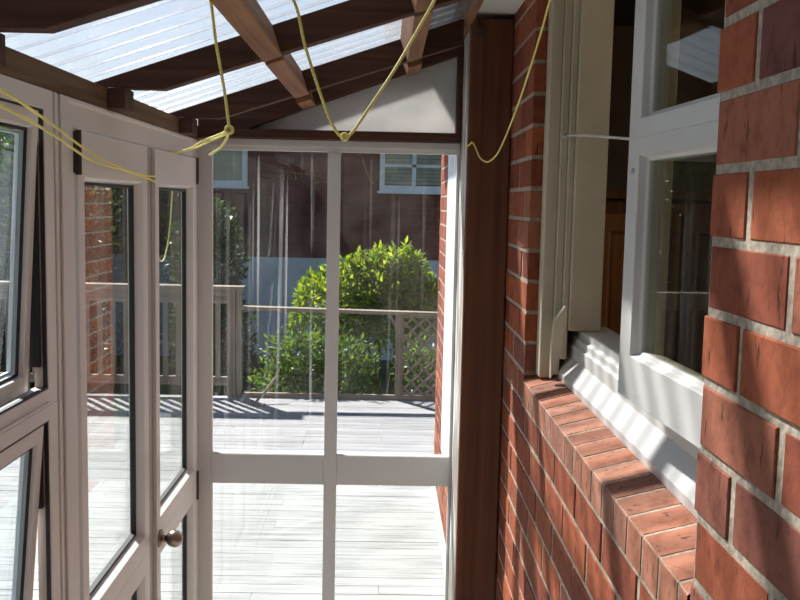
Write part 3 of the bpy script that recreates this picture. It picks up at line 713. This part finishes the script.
for k in range(4): v.box(-2.078, -1.922, HY-.040, HY-.0335, -.985+k*.03, -.97+k*.03)
v.build('vent', M['blind'], nh)

# ------------------------------------------------------------------ yellow cords
def cat(P, n=14):
    P = [Vector(p) for p in P]; Q = [P[0]*2-P[1]]+P+[P[-1]*2-P[-2]]; out = []
    for i in range(1, len(Q)-2):
        for k in range(n):
            t = k/n; a, b_, c, d = Q[i-1], Q[i], Q[i+1], Q[i+2]
            out.append(.5*((2*b_)+(c-a)*t+(2*a-5*b_+4*c-d)*t*t+(3*b_-a-3*c+d)*t**3))
    return out+[P[-1]]
def knot(mb, c, r=.008, turns=3, rope=.0028):
    c = Vector(c); p = [c+Vector((math.cos(t)*r, math.sin(t*.7)*r*.7, math.sin(t)*r)) for t in [i*.45 for i in range(int(turns*14))]]
    mb.tube(p, rope, 7)
# V-shaped cord hanging from the nearest rafter
ya = RY[1]+.0485
m = MB(); rr_ = .0026
m.tube(cat([(-.212, ya, zb(-.212)+.02), (-.196, 1.565, .372), (-.158, 1.60, .327), (-.139, 1.60, .255), (-.108, 1.60, .165), (-.088, 1.60, .121), (-.0725, 1.60, .108), (-.058, 1.60, .118), (-.030, 1.60, .160), (.012, 1.60, .225), (.055, 1.59, .300), (.078, 1.58, .343), (.112, 1.56, .42), (.120, ya, zb(.12)+.02)]), rr_, 8)
knot(m, (-.0715, 1.60, .109), .005, 2.6)
tag(m.build('yellow_cord', M['rope'], smooth=True), 'yellow cord hanging in a V with a knot, in front of the middle rafter', 'cord', 'yellow cords')
# cord dropping straight, knotted and drawn back to the door head
m = MB()
kx = (-.268, 1.62, .118)
m.tube(cat([(-.312, ya, zb(-.312)+.02), (-.300, 1.575, .346), (-.2955, 1.60, .322), (-.289, 1.61, .26), (-.277, 1.62, .185), kx]), rr_, 8)
knot(m, kx, .0055, 3)
m.tube(cat([kx, (-.335, 1.90, .128), (-.43, 2.22, .134), (-.545, 2.62, .136), (-.655, 2.93, .1415), (-.668, 2.95, .1418)]), rr_, 8)
m.tube(cat([kx, (-.300, 1.78, .122), (-.345, 1.98, .130), (-.40, 2.15, .130), (-.50, 2.50, .134), (-.655, 2.965, .1415)]), rr_, 8)
m.tube(cat([kx, (-.290, 1.72, .108), (-.330, 1.88, .100), (-.368, 1.98, .092)]), rr_, 8)
tag(m.build('yellow_cord', M['rope'], smooth=True), 'yellow cord dropping straight to a knot and tied back to the door head', 'cord', 'yellow cords')
# doubled cord from the left to the meeting of the door leaves
m = MB()
m.tube(cat([(-.540, 1.12, .120), (-.558, 1.36, .150), (-.578, 1.62, .128), (-.612, 1.95, .094), (-.640, 2.30, .070), (-.652, 2.58, .060), (-.658, 2.70, .062), (-.663, 2.722, .062)]), rr_, 8)
m.tube(cat([(-.540, 1.12, .120), (-.560, 1.36, .130), (-.582, 1.66, .107), (-.618, 1.99, .077), (-.645, 2.34, .066), (-.654, 2.60, .053), (-.658, 2.70, .046), (-.663, 2.722, .046)]), rr_, 8)
m.tube(cat([(-.540, 1.12, .120), (-.55, 1.05, .17), (-.60, 1.0, .22), (-.6575, .98, .24)]), rr_, 8)
tag(m.build('yellow_cord', M['rope'], smooth=True), 'doubled yellow cord sagging from the left side to the closed door leaves', 'cord', 'yellow cords')
# cord on the corner post
m = MB()
m.tube(cat([(.389, 2.06, .598), (.384, 2.12, .54), (.372, 2.21, .488), (.366, 2.36, .40), (.355, 2.60, .275), (.338, 2.84, .168), (.322, 2.97, .137), (.305, 3.0, .140), (.292, 3.01, .155), (.279, 3.02, .186), (.270, 3.022, .198), (.262, 3.025, .190), (.2535, 3.04, .184)]), rr_, 8)
tag(m.build('yellow_cord', M['rope'], smooth=True), 'yellow cord curving down across the brown post beside the brick wall', 'cord', 'yellow cords')
# end of cord outside the glass
m = MB(); xo = XL-.058
m.tube(cat([(xo, 3.262, .146), (xo-.010, 3.262, .10), (xo-.012, 3.245, .03), (xo-.012, 3.215, -.06), (xo-.012, 3.18, -.14), (xo-.014, 3.14, -.192), (xo-.014, 3.095, -.206), (xo-.014, 3.055, -.196), (xo-.014, 3.035, -.178)]), rr_, 8)
tag(m.build('yellow_cord', M['rope'], smooth=True), 'loose end of yellow cord dangling outside the narrower door leaf', 'cord', 'yellow cords')

# ------------------------------------------------------------------ light, sky, camera
lp = bpy.data.lights.new('room_fill_light', 'POINT'); lp.energy = 7; lp.color = (1, .78, .55); lp.shadow_soft_size = .12  # unseen fill light, added to brighten the cabinet behind the window
lo = bpy.data.objects.new('room_fill_light', lp); COL.objects.link(lo); lo.location = (1.7, 1.6, .65)
sun = bpy.data.lights.new('sun', 'SUN'); sun.energy = 8.8; sun.angle = math.radians(1.6); sun.color = (1, .97, .93)
so_ = bpy.data.objects.new('sun', sun); COL.objects.link(so_)
ld = Vector((.60, -.79, -1.0)).normalized()
so_.rotation_euler = ld.to_track_quat('-Z', 'Y').to_euler(); so_.location = (-6, 12, 10)
wd_ = bpy.data.worlds.new('sky'); SC.world = wd_; wd_.use_nodes = True; t = wd_.node_tree; t.nodes.clear()
sk = t.nodes.new('ShaderNodeTexSky'); sk.sky_type = 'NISHITA'; sk.sun_disc = False; sk.sun_elevation = math.radians(45); sk.sun_rotation = math.atan2(-.60, .79); sk.dust_density = .6; sk.air_density = 1.0; sk.ozone_density = 1.5
bg = t.nodes.new('ShaderNodeBackground'); bg.inputs['Strength'].default_value = .085
ow_ = t.nodes.new('ShaderNodeOutputWorld'); t.links.new(sk.outputs[0], bg.inputs[0]); t.links.new(bg.outputs[0], ow_.inputs[0])

cam = bpy.data.cameras.new('camera'); co = bpy.data.objects.new('camera', cam); COL.objects.link(co); SC.camera = co
cam.sensor_width = 36; cam.lens = 940/800*36; cam.clip_start = .05
f = 940.0
d = Vector((386-400, 203-300, f)).normalized(); v = Vector((205-400, f*f/97, f)); v = (v-d*v.dot(d)).normalized(); r = v.cross(d)
from mathutils import Matrix
cx_ = Vector((r[0], d[0], -v[0])); cy_ = Vector((r[1], d[1], -v[1])); cz_ = Vector((r[2], d[2], -v[2]))
mt = Matrix((( cx_[0], -cy_[0], -cz_[0], 0), (cx_[1], -cy_[1], -cz_[1], 0), (cx_[2], -cy_[2], -cz_[2], 0), (0, 0, 0, 1)))
co.matrix_world = mt
for o in list(COL.objects):
    if o.parent is None: o.location.z += LIFT
    if 'at' in o.keys(): del o['at']
vs = SC.view_settings; vs.view_transform = 'Standard'; vs.look = 'None'; vs.gamma = 1; vs.use_curve_mapping = False; vs.exposure = 0.5
SC.cycles.max_bounces = 12; SC.cycles.transparent_max_bounces = 24
